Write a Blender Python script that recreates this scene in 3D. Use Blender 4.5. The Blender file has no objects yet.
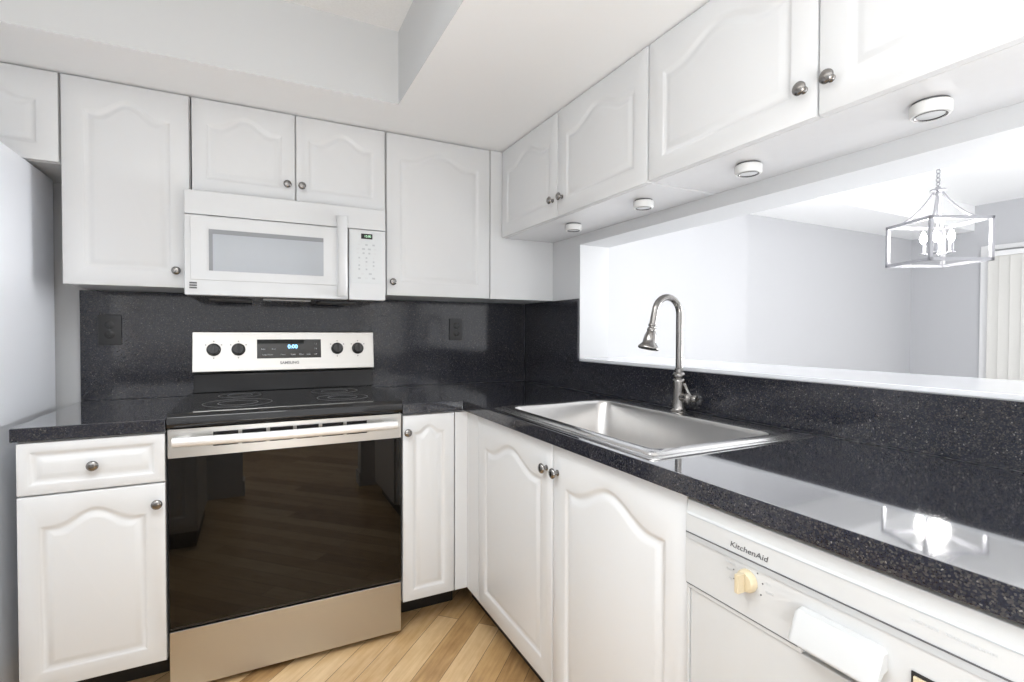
import bpy, bmesh, math, random
from mathutils import Vector, Matrix

random.seed(7)
SC = bpy.context.scene
COL = SC.collection

# ------------------------------------------------------------------ camera
cam_d = bpy.data.cameras.new('camera')
cam = bpy.data.objects.new('camera', cam_d)
COL.objects.link(cam)
SC.camera = cam
cam_d.sensor_fit = 'HORIZONTAL'
cam_d.sensor_width = 36.0
cam_d.lens = 503.976 / 1024 * 36.0
cam_d.clip_start = 0.02
YAW, PITCH, ROLL = math.radians(26.8406), math.radians(-1.0059), math.radians(0.1573)
fw = Vector((math.sin(YAW) * math.cos(PITCH), math.cos(YAW) * math.cos(PITCH), math.sin(PITCH)))
rt = Vector((math.cos(YAW), -math.sin(YAW), 0))
up = rt.cross(fw)
r2 = rt * math.cos(ROLL) + up * math.sin(ROLL)
u2 = up * math.cos(ROLL) - rt * math.sin(ROLL)
mw = Matrix((r2, u2, -fw)).transposed().to_4x4()
mw.translation = Vector((0.2583, -2.5465, 1.1958))
cam.matrix_world = mw

# ------------------------------------------------------------------ world, lights, exposure
SC.view_settings.view_transform = 'Standard'
SC.view_settings.look = 'None'
SC.view_settings.gamma = 1.0
SC.view_settings.use_curve_mapping = False
SC.view_settings.exposure = 0.44
wd = bpy.data.worlds.new('world')
SC.world = wd
wd.use_nodes = True
wb = wd.node_tree.nodes['Background']
wb.inputs[0].default_value = (0.97, 0.98, 1.0, 1)
wb.inputs[1].default_value = 1.15


def area(name, loc, direction, sx, sy, power, col=(1, 1, 1), spread=180):
    d = bpy.data.lights.new(name, 'AREA')
    d.shape = 'RECTANGLE'
    d.size, d.size_y = sx, sy
    d.energy = power
    d.spread = math.radians(spread)
    d.color = col
    o = bpy.data.objects.new(name, d)
    COL.objects.link(o)
    o.location = loc
    o.rotation_euler = Vector(direction).to_track_quat('-Z', 'Y').to_euler()
    return o


area('ceiling_lamp_light', (0.12, -1.80, 2.125), (0, 0, -1), 0.60, 1.15, 11.0, (0.92, 0.97, 1.0), 135)
area('tray_ceiling_fill', (0.12, -1.80, 2.20), (0, 0, 1), 0.60, 1.15, 3.2, (0.97, 0.985, 1.0), 150)  # extra fill, added to brighten the tray ceiling
area('kitchen_ceiling_fill', (-0.6, -3.9, 0.42), (0.06, 0.12, 1), 2.2, 1.4, 130, (0.93, 0.97, 1.0))  # unseen fill added behind the camera to lift the kitchen ceiling
area('patio_door_light', (6.28, -1.85, 1.15), (-1, 0.03, 0.02), 1.3, 1.7, 36, (0.96, 0.98, 1.0), 70)
area('dining_wall_fill', (4.3, -4.6, 1.4), (0, 1, 0.05), 3.6, 1.9, 4, (0.97, 0.985, 1.0))  # added daylight fill for the dining wall; no window is built here
area('dining_ceiling_fill', (3.9, -2.6, 0.1), (0, 0.15, 1), 3.2, 2.4, 60, (0.98, 0.985, 1.0))  # unseen upward fill, added to whiten the dining ceiling


# ------------------------------------------------------------------ materials
def nmat(name):
    m = bpy.data.materials.new(name)
    m.use_nodes = True
    n = m.node_tree.nodes
    return m, n, m.node_tree.links, n['Principled BSDF']


def simple(name, col, rough=0.5, metal=0.0, ior=None, coat=0.0, bump=0.0, bscale=200.0, var=0.0):
    m, n, l, b = nmat(name)
    b.inputs['Base Color'].default_value = (*col, 1)
    b.inputs['Roughness'].default_value = rough
    b.inputs['Metallic'].default_value = metal
    if ior: b.inputs['IOR'].default_value = ior
    if coat:
        b.inputs['Coat Weight'].default_value = coat
        b.inputs['Coat Roughness'].default_value = 0.05
    tc = n.new('ShaderNodeTexCoord')
    ns = n.new('ShaderNodeTexNoise')
    ns.inputs['Scale'].default_value = bscale
    ns.inputs['Detail'].default_value = 3
    l.new(tc.outputs['Object'], ns.inputs['Vector'])
    if bump:
        bp = n.new('ShaderNodeBump')
        bp.inputs['Strength'].default_value = bump
        bp.inputs['Distance'].default_value = 0.002
        l.new(ns.outputs['Fac'], bp.inputs['Height'])
        l.new(bp.outputs['Normal'], b.inputs['Normal'])
    mx = n.new('ShaderNodeMix')
    mx.data_type = 'RGBA'
    mx.inputs['A'].default_value = (*[c * (1 - var) for c in col], 1)
    mx.inputs['B'].default_value = (*[min(1, c * (1 + var)) for c in col], 1)
    l.new(ns.outputs['Fac'], mx.inputs['Factor'])
    l.new(mx.outputs['Result'], b.inputs['Base Color'])
    return m


def emit(name, col, strength):
    m, n, l, b = nmat(name)
    b.inputs['Base Color'].default_value = (*col, 1)
    b.inputs['Emission Color'].default_value = (*col, 1)
    b.inputs['Emission Strength'].default_value = strength
    return m


def honed_edges(o, m):
    o.data.materials.append(m)
    for p in o.data.polygons:
        if abs(p.normal.z) < 0.8: p.material_index = 1
    return o


def stone(name, ior, r0, r1, coat=0.0, gain=1.0):
    m, n, l, b = nmat(name)
    tc = n.new('ShaderNodeTexCoord')
    v = n.new('ShaderNodeTexVoronoi')
    v.inputs['Scale'].default_value = 420
    l.new(tc.outputs['Object'], v.inputs['Vector'])
    sep = n.new('ShaderNodeSeparateColor')
    l.new(v.outputs['Color'], sep.inputs['Color'])
    r = n.new('ShaderNodeValToRGB')
    e = r.color_ramp.elements
    e[0].position, e[0].color = 0.0, (0.009, 0.010, 0.018, 1)
    e[1].position, e[1].color = 0.55, (0.018, 0.020, 0.031, 1)
    for p, c in ((0.75, (0.036, 0.035, 0.038, 1)), (0.90, (0.066, 0.062, 0.061, 1)), (0.985, (0.085, 0.082, 0.078, 1)), (0.996, (0.24, 0.23, 0.22, 1))):
        q = e.new(p)
        q.color = (*[0.022 + (t - 0.022) * gain for t in c[:3]], 1)
    l.new(sep.outputs['Red'], r.inputs['Fac'])
    l.new(r.outputs['Color'], b.inputs['Base Color'])
    b.inputs['Roughness'].default_value = 0.10
    b.inputs['IOR'].default_value = ior
    if coat:
        b.inputs['Coat Weight'].default_value = coat
        b.inputs['Coat IOR'].default_value = 2.0
        b.inputs['Coat Roughness'].default_value = 0.045
    ns = n.new('ShaderNodeTexNoise')
    ns.inputs['Scale'].default_value = 25
    l.new(tc.outputs['Object'], ns.inputs['Vector'])
    mr = n.new('ShaderNodeMapRange')
    mr.inputs['To Min'].default_value = r0
    mr.inputs['To Max'].default_value = r1
    l.new(ns.outputs['Fac'], mr.inputs['Value'])
    l.new(mr.outputs['Result'], b.inputs['Roughness'])
    return m


def brushed(name, col, rough, axis, metal=1.0, strength=0.08):
    """brushed metal: streaks run along the given axis"""
    m, n, l, b = nmat(name)
    b.inputs['Base Color'].default_value = (*col, 1)
    b.inputs['Metallic'].default_value = metal
    tc = n.new('ShaderNodeTexCoord')
    mp = n.new('ShaderNodeMapping')
    sc = [700.0, 700.0, 700.0]
    sc['xyz'.index(axis)] = 4.0
    mp.inputs['Scale'].default_value = sc
    l.new(tc.outputs['Object'], mp.inputs['Vector'])
    ns = n.new('ShaderNodeTexNoise')
    ns.inputs['Scale'].default_value = 1.0
    ns.inputs['Detail'].default_value = 2
    l.new(mp.outputs['Vector'], ns.inputs['Vector'])
    mr = n.new('ShaderNodeMapRange')
    mr.inputs['To Min'].default_value = max(0.02, rough - 0.03)
    mr.inputs['To Max'].default_value = rough + 0.03
    l.new(ns.outputs['Fac'], mr.inputs['Value'])
    l.new(mr.outputs['Result'], b.inputs['Roughness'])
    bp = n.new('ShaderNodeBump')
    bp.inputs['Strength'].default_value = strength
    bp.inputs['Distance'].default_value = 0.001
    l.new(ns.outputs['Fac'], bp.inputs['Height'])
    l.new(bp.outputs['Normal'], b.inputs['Normal'])
    return m


def planks(name):
    m, n, l, b = nmat(name)
    tc = n.new('ShaderNodeTexCoord')
    mp = n.new('ShaderNodeMapping')
    mp.inputs['Rotation'].default_value = (0, 0, math.radians(-45))
    mp.inputs['Location'].default_value = (0.31, 0.022, 0)
    l.new(tc.outputs['Object'], mp.inputs['Vector'])
    br = n.new('ShaderNodeTexBrick')
    br.offset = 0.37
    br.inputs['Scale'].default_value = 1.0
    br.inputs['Brick Width'].default_value = 0.95
    br.inputs['Row Height'].default_value = 0.092
    br.inputs['Mortar Size'].default_value = 0.0011
    br.inputs['Mortar Smooth'].default_value = 0.2
    br.inputs['Bias'].default_value = 0.0
    br.inputs['Color1'].default_value = (0, 0, 0, 1)
    br.inputs['Color2'].default_value = (1, 1, 1, 1)
    br.inputs['Mortar'].default_value = (0.5, 0.5, 0.5, 1)
    l.new(mp.outputs['Vector'], br.inputs['Vector'])
    # grain stretched along the boards
    mp2 = n.new('ShaderNodeMapping')
    mp2.inputs['Scale'].default_value = (3.0, 60.0, 1.0)
    l.new(mp.outputs['Vector'], mp2.inputs['Vector'])
    g = n.new('ShaderNodeTexNoise')
    g.inputs['Scale'].default_value = 1.0
    g.inputs['Detail'].default_value = 6
    g.inputs['Roughness'].default_value = 0.65
    l.new(mp2.outputs['Vector'], g.inputs['Vector'])
    mp3 = n.new('ShaderNodeMapping')
    mp3.inputs['Scale'].default_value = (9.0, 22.0, 1.0)
    l.new(mp.outputs['Vector'], mp3.inputs['Vector'])
    k = n.new('ShaderNodeTexNoise')
    k.inputs['Scale'].default_value = 1.0
    k.inputs['Detail'].default_value = 3
    l.new(mp3.outputs['Vector'], k.inputs['Vector'])
    a1 = n.new('ShaderNodeMath'); a1.operation = 'MULTIPLY'; a1.inputs[1].default_value = 0.42
    l.new(br.outputs['Color'], a1.inputs[0])
    a2 = n.new('ShaderNodeMath'); a2.operation = 'MULTIPLY_ADD'; a2.inputs[1].default_value = 0.55
    l.new(g.outputs['Fac'], a2.inputs[0]); l.new(a1.outputs[0], a2.inputs[2])
    a3 = n.new('ShaderNodeMath'); a3.operation = 'MULTIPLY_ADD'; a3.inputs[1].default_value = 0.45
    l.new(k.outputs['Fac'], a3.inputs[0]); l.new(a2.outputs[0], a3.inputs[2])
    r = n.new('ShaderNodeValToRGB')
    e = r.color_ramp.elements
    e[0].position, e[0].color = 0.38, (0.28, 0.145, 0.055, 1)
    e[1].position, e[1].color = 0.98, (0.74, 0.53, 0.30, 1)
    q = e.new(0.66); q.color = (0.54, 0.335, 0.15, 1)
    l.new(a3.outputs[0], r.inputs['Fac'])
    mx = n.new('ShaderNodeMix'); mx.data_type = 'RGBA'
    mx.inputs['B'].default_value = (0.11, 0.06, 0.03, 1)
    l.new(br.outputs['Fac'], mx.inputs['Factor'])
    l.new(r.outputs['Color'], mx.inputs['A'])
    l.new(mx.outputs['Result'], b.inputs['Base Color'])
    b.inputs['Roughness'].default_value = 0.34
    return m


def glass_ish(name, col, rough=0.03, ior=1.5):
    return simple(name, col, rough, ior=ior, bscale=3, var=0.1)


M = {}
M['wall'] = simple('wall_paint', (0.64, 0.645, 0.655), 0.55, bump=0.05, bscale=350)
M['tray'] = simple('tray_paint', (0.60, 0.605, 0.605), 0.6, bump=0.05, bscale=350)
M['ceil'] = simple('ceiling_paint', (0.95, 0.955, 0.96), 0.6, bump=0.05, bscale=300)
M['popcorn'] = simple('textured_ceiling', (0.86, 0.86, 0.86), 0.8, bump=1.0, bscale=140, var=0.06)
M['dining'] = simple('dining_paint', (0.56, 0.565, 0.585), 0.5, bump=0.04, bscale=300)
M['bounce_floor'] = simple('pale_bounce_floor', (0.62, 0.61, 0.60), 0.9, bump=0.6, bscale=220, var=0.08)  # unseen dining floor, made pale to keep brown bounce off the ceiling
M['floor'] = planks('oak_planks')
M['cab'] = simple('white_cabinet_lacquer', (0.70, 0.705, 0.71), 0.32, bump=0.02, bscale=120)
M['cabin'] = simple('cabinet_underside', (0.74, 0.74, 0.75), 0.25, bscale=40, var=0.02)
M['toe'] = simple('black_toe_kick', (0.012, 0.011, 0.010), 0.5, bump=0.1)
M['stone'] = stone('black_speckled_stone', 2.5, 0.04, 0.07, 1.0, 0.45)
M['splash'] = stone('honed_speckled_stone', 1.5, 0.08, 0.13, 0.0, 0.75)
M['ledge'] = simple('white_ledge', (0.84, 0.85, 0.88), 0.12, bscale=30, var=0.02)
M['nickel'] = brushed('satin_nickel', (0.27, 0.26, 0.25), 0.22, 'z', strength=0.02)
M['steel'] = brushed('brushed_steel', (0.80, 0.79, 0.77), 0.27, 'z', strength=0.03)
M['steelh'] = brushed('brushed_steel_horizontal', (0.54, 0.53, 0.51), 0.33, 'x', strength=0.004)
M['sink'] = simple('sink_steel', (0.60, 0.59, 0.58), 0.30, metal=1.0, bscale=14, var=0.06)
M['rim'] = simple('polished_sink_steel', (0.66, 0.655, 0.65), 0.22, metal=1.0, bscale=14, var=0.05)
M['handle'] = simple('pale_handle_metal', (0.88, 0.87, 0.86), 0.28, metal=0.35, bscale=60)
M['bglass'] = glass_ish('black_oven_glass', (0.004, 0.0035, 0.003), 0.02, 1.43)
M['ctop'] = glass_ish('black_ceran_glass', (0.010, 0.010, 0.011), 0.06, 1.55)
M['ring'] = simple('burner_ring_print', (0.13, 0.13, 0.135), 0.5)
M['black'] = simple('black_plastic', (0.010, 0.010, 0.011), 0.28, bscale=90)
M['blackm'] = simple('black_enamel', (0.014, 0.014, 0.015), 0.18)
M['dark'] = simple('dark_recess', (0.015, 0.014, 0.014), 0.6)
M['wplast'] = simple('white_plastic', (0.64, 0.65, 0.66), 0.28, bscale=60)
M['trimw'] = simple('white_trim_paint', (0.88, 0.88, 0.88), 0.3, bscale=60)
M['panel'] = simple('control_panel_white', (0.62, 0.64, 0.65), 0.3, bscale=60)
M['mwin'] = simple('grey_mesh_window', (0.40, 0.425, 0.46), 0.12, bscale=500, var=0.25)
M['mwband'] = simple('grey_window_border', (0.24, 0.25, 0.265), 0.2)
M['grey'] = simple('light_grey_strip', (0.46, 0.47, 0.48), 0.35)
M['dgrey'] = simple('dark_grey_print', (0.10, 0.10, 0.105), 0.4)
M['mgrey'] = simple('grey_print', (0.45, 0.47, 0.49), 0.4)
M['lgrey'] = simple('pale_grey_print', (0.60, 0.61, 0.62), 0.4)
M['dw'] = simple('dishwasher_white', (0.57, 0.575, 0.575), 0.3, bscale=80)
M['cream'] = simple('cream_plastic', (0.60, 0.51, 0.35), 0.35)
M['fridge'] = simple('fridge_enamel', (0.90, 0.92, 0.97), 0.30, bump=0.08, bscale=260)
M['whmetal'] = simple('white_lamp_metal', (0.32, 0.32, 0.34), 0.35, metal=0.3)
M['puck'] = simple('puck_white', (0.76, 0.76, 0.75), 0.35)
M['lens'] = simple('puck_lens', (0.66, 0.67, 0.68), 0.1)
M['bulb'] = emit('lit_bulb', (1.0, 0.98, 0.95), 22)
M['blind'] = simple('blind_vinyl', (0.72, 0.71, 0.675), 0.5, bscale=30)
M['blue'] = emit('blue_digits', (0.25, 0.6, 1.0), 3.0)
M['green'] = emit('green_digits', (0.45, 0.75, 0.5), 0.7)
M['diffuser'] = emit('ceiling_lamp_diffuser', (1.0, 0.98, 0.95), 1.2)


# ------------------------------------------------------------------ mesh helpers
def B(): return bmesh.new()


def box(bm, x0, x1, y0, y1, z0, z1):
    x0, x1 = min(x0, x1), max(x0, x1); y0, y1 = min(y0, y1), max(y0, y1); z0, z1 = min(z0, z1), max(z0, z1)
    v = [bm.verts.new(p) for p in ((x0, y0, z0), (x1, y0, z0), (x1, y1, z0), (x0, y1, z0), (x0, y0, z1), (x1, y0, z1), (x1, y1, z1), (x0, y1, z1))]
    for f in ((3, 2, 1, 0), (4, 5, 6, 7), (0, 1, 5, 4), (1, 2, 6, 5), (2, 3, 7, 6), (3, 0, 4, 7)):
        bm.faces.new([v[i] for i in f])
    return bm


def frame_of(axis):
    a = Vector(axis).normalized()
    h = Vector((0, 0, 1)) if abs(a.z) < 0.9 else Vector((1, 0, 0))
    u = h.cross(a).normalized()
    return u, a.cross(u).normalized(), a


def lathe(bm, prof, org, axis=(0, 0, 1), seg=24, caps=True):
    u, w, a = frame_of(axis)
    o = Vector(org)
    rings = []
    for r, h in prof:
        rings.append([bm.verts.new(o + a * h + (u * math.cos(t) + w * math.sin(t)) * r) for t in [2 * math.pi * i / seg for i in range(seg)]])
    for p, q in zip(rings, rings[1:]):
        for i in range(seg):
            j = (i + 1) % seg
            bm.faces.new((p[i], p[j], q[j], q[i]))
    if caps:
        bm.faces.new(list(reversed(rings[0])))
        bm.faces.new(rings[-1])
    return bm


def tube(bm, pts, rad, seg=12, caps=True):
    pts = [Vector(p) for p in pts]
    rr = rad if isinstance(rad, (list, tuple)) else [rad] * len(pts)
    rings = []
    t0 = (pts[1] - pts[0]).normalized()
    u, w, _ = frame_of(t0)
    for i, p in enumerate(pts):
        if i == 0: t = pts[1] - pts[0]
        elif i == len(pts) - 1: t = pts[-1] - pts[-2]
        else: t = (pts[i + 1] - p).normalized() + (p - pts[i - 1]).normalized()
        t.normalize()
        u = (u - t * u.dot(t)).normalized()
        w = t.cross(u)
        rings.append([bm.verts.new(p + (u * math.cos(a) + w * math.sin(a)) * rr[i]) for a in [2 * math.pi * k / seg for k in range(seg)]])
    for p, q in zip(rings, rings[1:]):
        for i in range(seg):
            j = (i + 1) % seg
            bm.faces.new((p[i], p[j], q[j], q[i]))
    if caps:
        bm.faces.new(list(reversed(rings[0])))
        bm.faces.new(rings[-1])
    return bm


def loops(bm, ls, cap0=True, cap1=True):
    rings = [[bm.verts.new(p) for p in l] for l in ls]
    n = len(rings[0])
    for p, q in zip(rings, rings[1:]):
        for i in range(n):
            j = (i + 1) % n
            bm.faces.new((p[i], p[j], q[j], q[i]))
    if cap0: bm.faces.new(list(reversed(rings[0])))
    if cap1: bm.faces.new(rings[-1])
    return bm


def prism(bm, poly, d):
    """poly: list of 3-D points, extruded by vector d"""
    d = Vector(d)
    return loops(bm, [[Vector(p) for p in poly], [Vector(p) + d for p in poly]])


def cells(bm, xs, ys, z0, z1, inside):
    """slab made of the grid cells that inside(cx, cy) keeps"""
    vt = {}

    def V(i, j, k):
        if (i, j, k) not in vt: vt[(i, j, k)] = bm.verts.new((xs[i], ys[j], (z0, z1)[k]))
        return vt[(i, j, k)]
    nx, ny = len(xs) - 1, len(ys) - 1
    on = lambda i, j: 0 <= i < nx and 0 <= j < ny and inside((xs[i] + xs[i + 1]) / 2, (ys[j] + ys[j + 1]) / 2)
    for i in range(nx):
        for j in range(ny):
            if not on(i, j): continue
            bm.faces.new((V(i, j, 1), V(i + 1, j, 1), V(i + 1, j + 1, 1), V(i, j + 1, 1)))
            bm.faces.new((V(i, j + 1, 0), V(i + 1, j + 1, 0), V(i + 1, j, 0), V(i, j, 0)))
            if not on(i, j - 1): bm.faces.new((V(i, j, 0), V(i + 1, j, 0), V(i + 1, j, 1), V(i, j, 1)))
            if not on(i + 1, j): bm.faces.new((V(i + 1, j, 0), V(i + 1, j + 1, 0), V(i + 1, j + 1, 1), V(i + 1, j, 1)))
            if not on(i, j + 1): bm.faces.new((V(i + 1, j + 1, 0), V(i, j + 1, 0), V(i, j + 1, 1), V(i + 1, j + 1, 1)))
            if not on(i - 1, j): bm.faces.new((V(i, j + 1, 0), V(i, j, 0), V(i, j, 1), V(i, j + 1, 1)))
    return bm


def root_loc(p):
    v = Vector((0, 0, 0))
    while p is not None:
        v += p.location
        p = p.parent
    return v


def build(name, bm, mat, parent=None, bevel=0.0, seg=2, smooth=40, org=None):
    """link the bmesh (in world coordinates) as ONE mesh object under parent"""
    bmesh.ops.recalc_face_normals(bm, faces=bm.faces)
    if bevel:
        es = [e for e in bm.edges if len(e.link_faces) == 2 and e.calc_face_angle(0) > math.radians(30)]
        bmesh.ops.bevel(bm, geom=es, offset=bevel, segments=seg, profile=0.5, affect='EDGES', clamp_overlap=True)
    off = root_loc(parent)
    mine = Vector((0, 0, 0))
    if org is not None: mine = Vector(org) - off
    bmesh.ops.translate(bm, vec=-(off + mine), verts=bm.verts)
    me = bpy.data.meshes.new(name)
    bm.to_mesh(me)
    bm.free()
    if smooth:
        me.polygons.foreach_set('use_smooth', [True] * len(me.polygons))
        me.set_sharp_from_angle(angle=math.radians(smooth))
    if isinstance(mat, (list, tuple)):
        for m in mat: me.materials.append(m)
    else:
        me.materials.append(mat)
    o = bpy.data.objects.new(name, me)
    COL.objects.link(o)
    o.location = mine
    if bevel:
        wn = o.modifiers.new('weighted_normals', 'WEIGHTED_NORMAL')
        wn.keep_sharp = True
        wn.weight = 100
    if parent is not None: o.parent = parent
    return o


def thing(name, label, cat, loc, group=None):
    o = bpy.data.objects.new(name, None)
    o.empty_display_size = 0.05
    COL.objects.link(o)
    o.location = loc
    tag(o, label, cat, group)
    return o


def tag(o, label, cat, group=None):
    o['label'] = label
    o['category'] = cat
    if group: o['group'] = group
    return o


def struct(name, bm, mat, bevel=0.0, parent=None):
    o = build(name, bm, mat, parent, bevel)
    if parent is None: o['kind'] = 'structure'
    return o


def text(name, s, size, org, U, V, mat, parent, depth=0.0006, shear=0.0, sx=1.0, align='CENTER', weight=0.0):
    """lettering as a mesh: org = anchor, U = reading direction, V = up"""
    c = bpy.data.curves.new(name, 'FONT')
    c.body = s
    c.size = size
    c.align_x = align
    c.align_y = 'CENTER'
    c.extrude = depth
    c.shear = shear
    c.offset = weight
    t = bpy.data.objects.new(name + '_tmp', c)
    COL.objects.link(t)
    dg = bpy.context.evaluated_depsgraph_get()
    me = bpy.data.meshes.new_from_object(t.evaluated_get(dg))
    bpy.data.objects.remove(t)
    bpy.data.curves.remove(c)
    U = Vector(U).normalized(); V = Vector(V).normalized(); W = U.cross(V)
    off = root_loc(parent)
    for v in me.vertices:
        v.co = Vector(org) - off + U * (v.co.x * sx) + V * v.co.y + W * v.co.z
    me.materials.clear()
    me.materials.append(mat)
    me.name = name
    o = bpy.data.objects.new(name, me)
    COL.objects.link(o)
    if parent is not None: o.parent = parent
    return o


# ------------------------------------------------------------------ cabinet fronts
def arch(s):
    s = abs(s)
    return 0.0 if s > 0.80 else 0.5 * (1 + math.cos(math.pi * s / 0.80))


def front_panel(O, U, N, w, h, rail, rise, th=0.019, bev=0.034):
    """raised-panel door or drawer front. O = lower corner on the BACK plane, U = width direction, N = outward"""
    O, U, N = Vector(O), Vector(U), Vector(N)
    V = Vector((0, 0, 1))
    NP = 29

    def outline(d, n, arched):
        pts = [O + U * d + V * d + N * n, O + U * (w - d) + V * d + N * n]
        for k in range(NP):
            t = k / (NP - 1)
            x = (w - d) - (w - 2 * d) * t
            g = arch(2 * t - 1) if arched else 0
            y = h - d - (rise * (1 - g) if arched else 0)
            pts.append(O + U * x + V * y + N * n)
        return pts
    a = rise > 0
    k = bev / 0.034
    L = [outline(0, 0, False), outline(0, th - 0.004, False), outline(0.0012, th - 0.0012, False), outline(0.004, th, False)]
    for d, n in ((-0.002, 0.0), (0.002, -0.0009), (0.006, -0.0034), (0.010, -0.0058), (0.0135, -0.0070), (0.017, -0.0071), (0.021, -0.0056), (0.027, -0.0030), (0.032, -0.0013), (0.036, -0.0006)):
        L.append(outline(rail + d * k, th + n * 0.85, a))
    bm = B()
    loops(bm, L)
    return bm


def knob_bm(p, N):
    return lathe(B(), [(0.0085, 0.0), (0.0085, 0.002), (0.0060, 0.004), (0.0055, 0.011), (0.0080, 0.0135), (0.0135, 0.0155), (0.0155, 0.0185), (0.0150, 0.0215), (0.0115, 0.0245), (0.006, 0.0258), (0.0015, 0.0262)], p, N, 20)


BACKN, BACKU = (0, -1, 0), (1, 0, 0)
SIDEN, SIDEU = (-1, 0, 0), (0, -1, 0)
G = 0.0022                                                     # gap round a door


def door(parent, side, a0, a1, z0, z1, plane, rail, rise, knob, name='door'):
    """a0..a1: span along x (back run) or from a0 towards the camera down to a1 in y (side run)"""
    w = abs(a1 - a0) - 2 * G
    if side == 'back':
        O = (a0 + G, plane + 0.019, z0); U, N = BACKU, BACKN
        kp = (knob[0], plane, knob[1]) if knob else None
    else:
        O = (plane + 0.019, a0 - G, z0); U, N = SIDEU, SIDEN
        kp = (plane, knob[0], knob[1]) if knob else None
    d = build(name, front_panel(O, U, N, w, z1 - z0, rail, rise), M['cab'], parent, smooth=35)
    if kp: build('knob', knob_bm(kp, N), M['nickel'], d)
    return d


# ------------------------------------------------------------------ the room
ZC, ZT = 2.096, 2.38
TX0, TX1, TY0, TY1 = -0.95, 0.764, -4.0, -0.548               # tray recess
# floor
struct('floor', box(B(), -4.0, 1.83, -8.0, 0.6, -0.03, 0.0), M['floor'])
struct('wall_rear_unseen', box(B(), -4.0, 1.83, -8.1, -8.0, 0, 0.9), M['wall'])  # unseen low wall, added to darken the reflection in the oven glass
struct('floor_dining', box(B(), 1.8305, 7.0, -6.2, 0.6, -0.03, 0.0), M['bounce_floor'])
# dropped ceiling ring with the tray opening, and the tray itself
bm = B()
cells(bm, [-1.35, TX0, TX1, 1.83], [-6.2, TY0, TY1, 0.16], ZC, ZC + 0.02, lambda x, y: not (TX0 < x < TX1 and TY0 < y < TY1))
struct('ceiling', bm, M['ceil'])
bm = B()
box(bm, TX0 + 0.001, TX1 - 0.001, TY1 - 0.001, TY1 + 0.0, ZC + 0.0005, ZT)
box(bm, TX0 + 0.001, TX1 - 0.001, TY0, TY0 + 0.001, ZC + 0.0005, ZT)
struct('trim_1', bm, M['tray'])
bm = B()
box(bm, TX1 - 0.001, TX1, TY0, TY1, ZC + 0.0005, ZT)
box(bm, TX0, TX0 + 0.001, TY0, TY1, ZC + 0.0005, ZT)
struct('trim_2', bm, M['tray'])
struct('ceiling_tray', box(B(), TX0 - 0.02, TX1 + 0.02, TY0 - 0.02, TY1 + 0.02, ZT, ZT + 0.02), M['popcorn'])
# kitchen walls
struct('wall_back', box(B(), -1.3, 1.655, 0.05, 0.15, 0, ZC), M['wall'])
struct('wall_left', box(B(), -1.3, -1.2, -6.0, 0.05, 0, ZC), M['wall'])
OY, OZ0, OZ1, OX0, OX1, OE = -0.514, 1.0575, 1.619, 1.655, 1.827, -2.70
bm = B()
# wall between kitchen and dining room: jamb side, below the ledge, header
ys = [-6.0, OE, OY, 0.25]
zs = [0, OZ0, OZ1, 2.4]
vt = {}
def WV(i, j, k):
    if (i, j, k) not in vt: vt[(i, j, k)] = bm.verts.new(((OX0, OX1)[i], ys[j], zs[k]))
    return vt[(i, j, k)]
solid = lambda j, k: 0 <= j < 3 and 0 <= k < 3 and not (j == 1 and k == 1)
for j in range(3):
    for k in range(3):
        if not solid(j, k): continue
        for i in (0, 1): bm.faces.new((WV(i, j, k), WV(i, j + 1, k), WV(i, j + 1, k + 1), WV(i, j, k + 1)))
        if not solid(j - 1, k): bm.faces.new((WV(0, j, k), WV(1, j, k), WV(1, j, k + 1), WV(0, j, k + 1)))
        if not solid(j + 1, k): bm.faces.new((WV(0, j + 1, k), WV(1, j + 1, k), WV(1, j + 1, k + 1), WV(0, j + 1, k + 1)))
        if not solid(j, k - 1): bm.faces.new((WV(0, j, k), WV(1, j, k), WV(1, j + 1, k), WV(0, j + 1, k)))
        if not solid(j, k + 1): bm.faces.new((WV(0, j, k + 1), WV(1, j, k + 1), WV(1, j + 1, k + 1), WV(0, j + 1, k + 1)))
struct('wall_right', bm, M['wall'])
# stub of wall (cut low to let light in) behind the worktop end, and the one beside the opposite cupboards
struct('wall_stub_right', box(B(), 0.97, 1.654, -2.78, -2.66, 0, 0.95), M['wall'])
struct('baseboard_right', box(B(), 0.956, 0.9695, -2.79, -2.65, 0, 0.11), M['wall'], 0.003)
struct('wall_stub_left', box(B(), -1.199, 0.16, -2.92, -2.80, 0, 0.95), M['wall'])
struct('baseboard_left', box(B(), 0.1605, 0.174, -2.93, -2.79, 0, 0.11), M['wall'], 0.003)

# dining room seen through the pass-through
XD = 6.417
struct('wall_dining_back', box(B(), 3.815, XD, 0.304, 0.40, 0, 2.42), M['dining'])
struct('wall_dining_jog', box(B(), 1.828, 3.815, 0.252, 0.40, 0, 2.42), M['dining'])
struct('wall_dining_far', box(B(), XD, XD + 0.1, -5.2, 0.40, 0, 2.42), M['dining'])
struct('ceiling_dining', box(B(), 1.828, XD, -5.2, 0.40, 2.4205, 2.44), M['ceil'])
struct('ceiling_dining_soffit', prism(B(), [(1.829, -0.30, 2.177), (XD - 0.001, -0.215, 2.177), (XD - 0.001, 0.303, 2.177), (3.816, 0.303, 2.177), (3.816, 0.251, 2.177), (1.829, 0.251, 2.177)], (0, 0, 0.243)), M['ceil'])
# ledge of the pass-through
tag(build('ledge', box(B(), 1.6565, 2.08, -2.695, OY - 0.001, OZ0 + 0.0005, OZ0 + 0.0125), M['ledge'], None, 0.002),
    'glossy white ledge along the sill of the pass-through opening', 'ledge')

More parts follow.
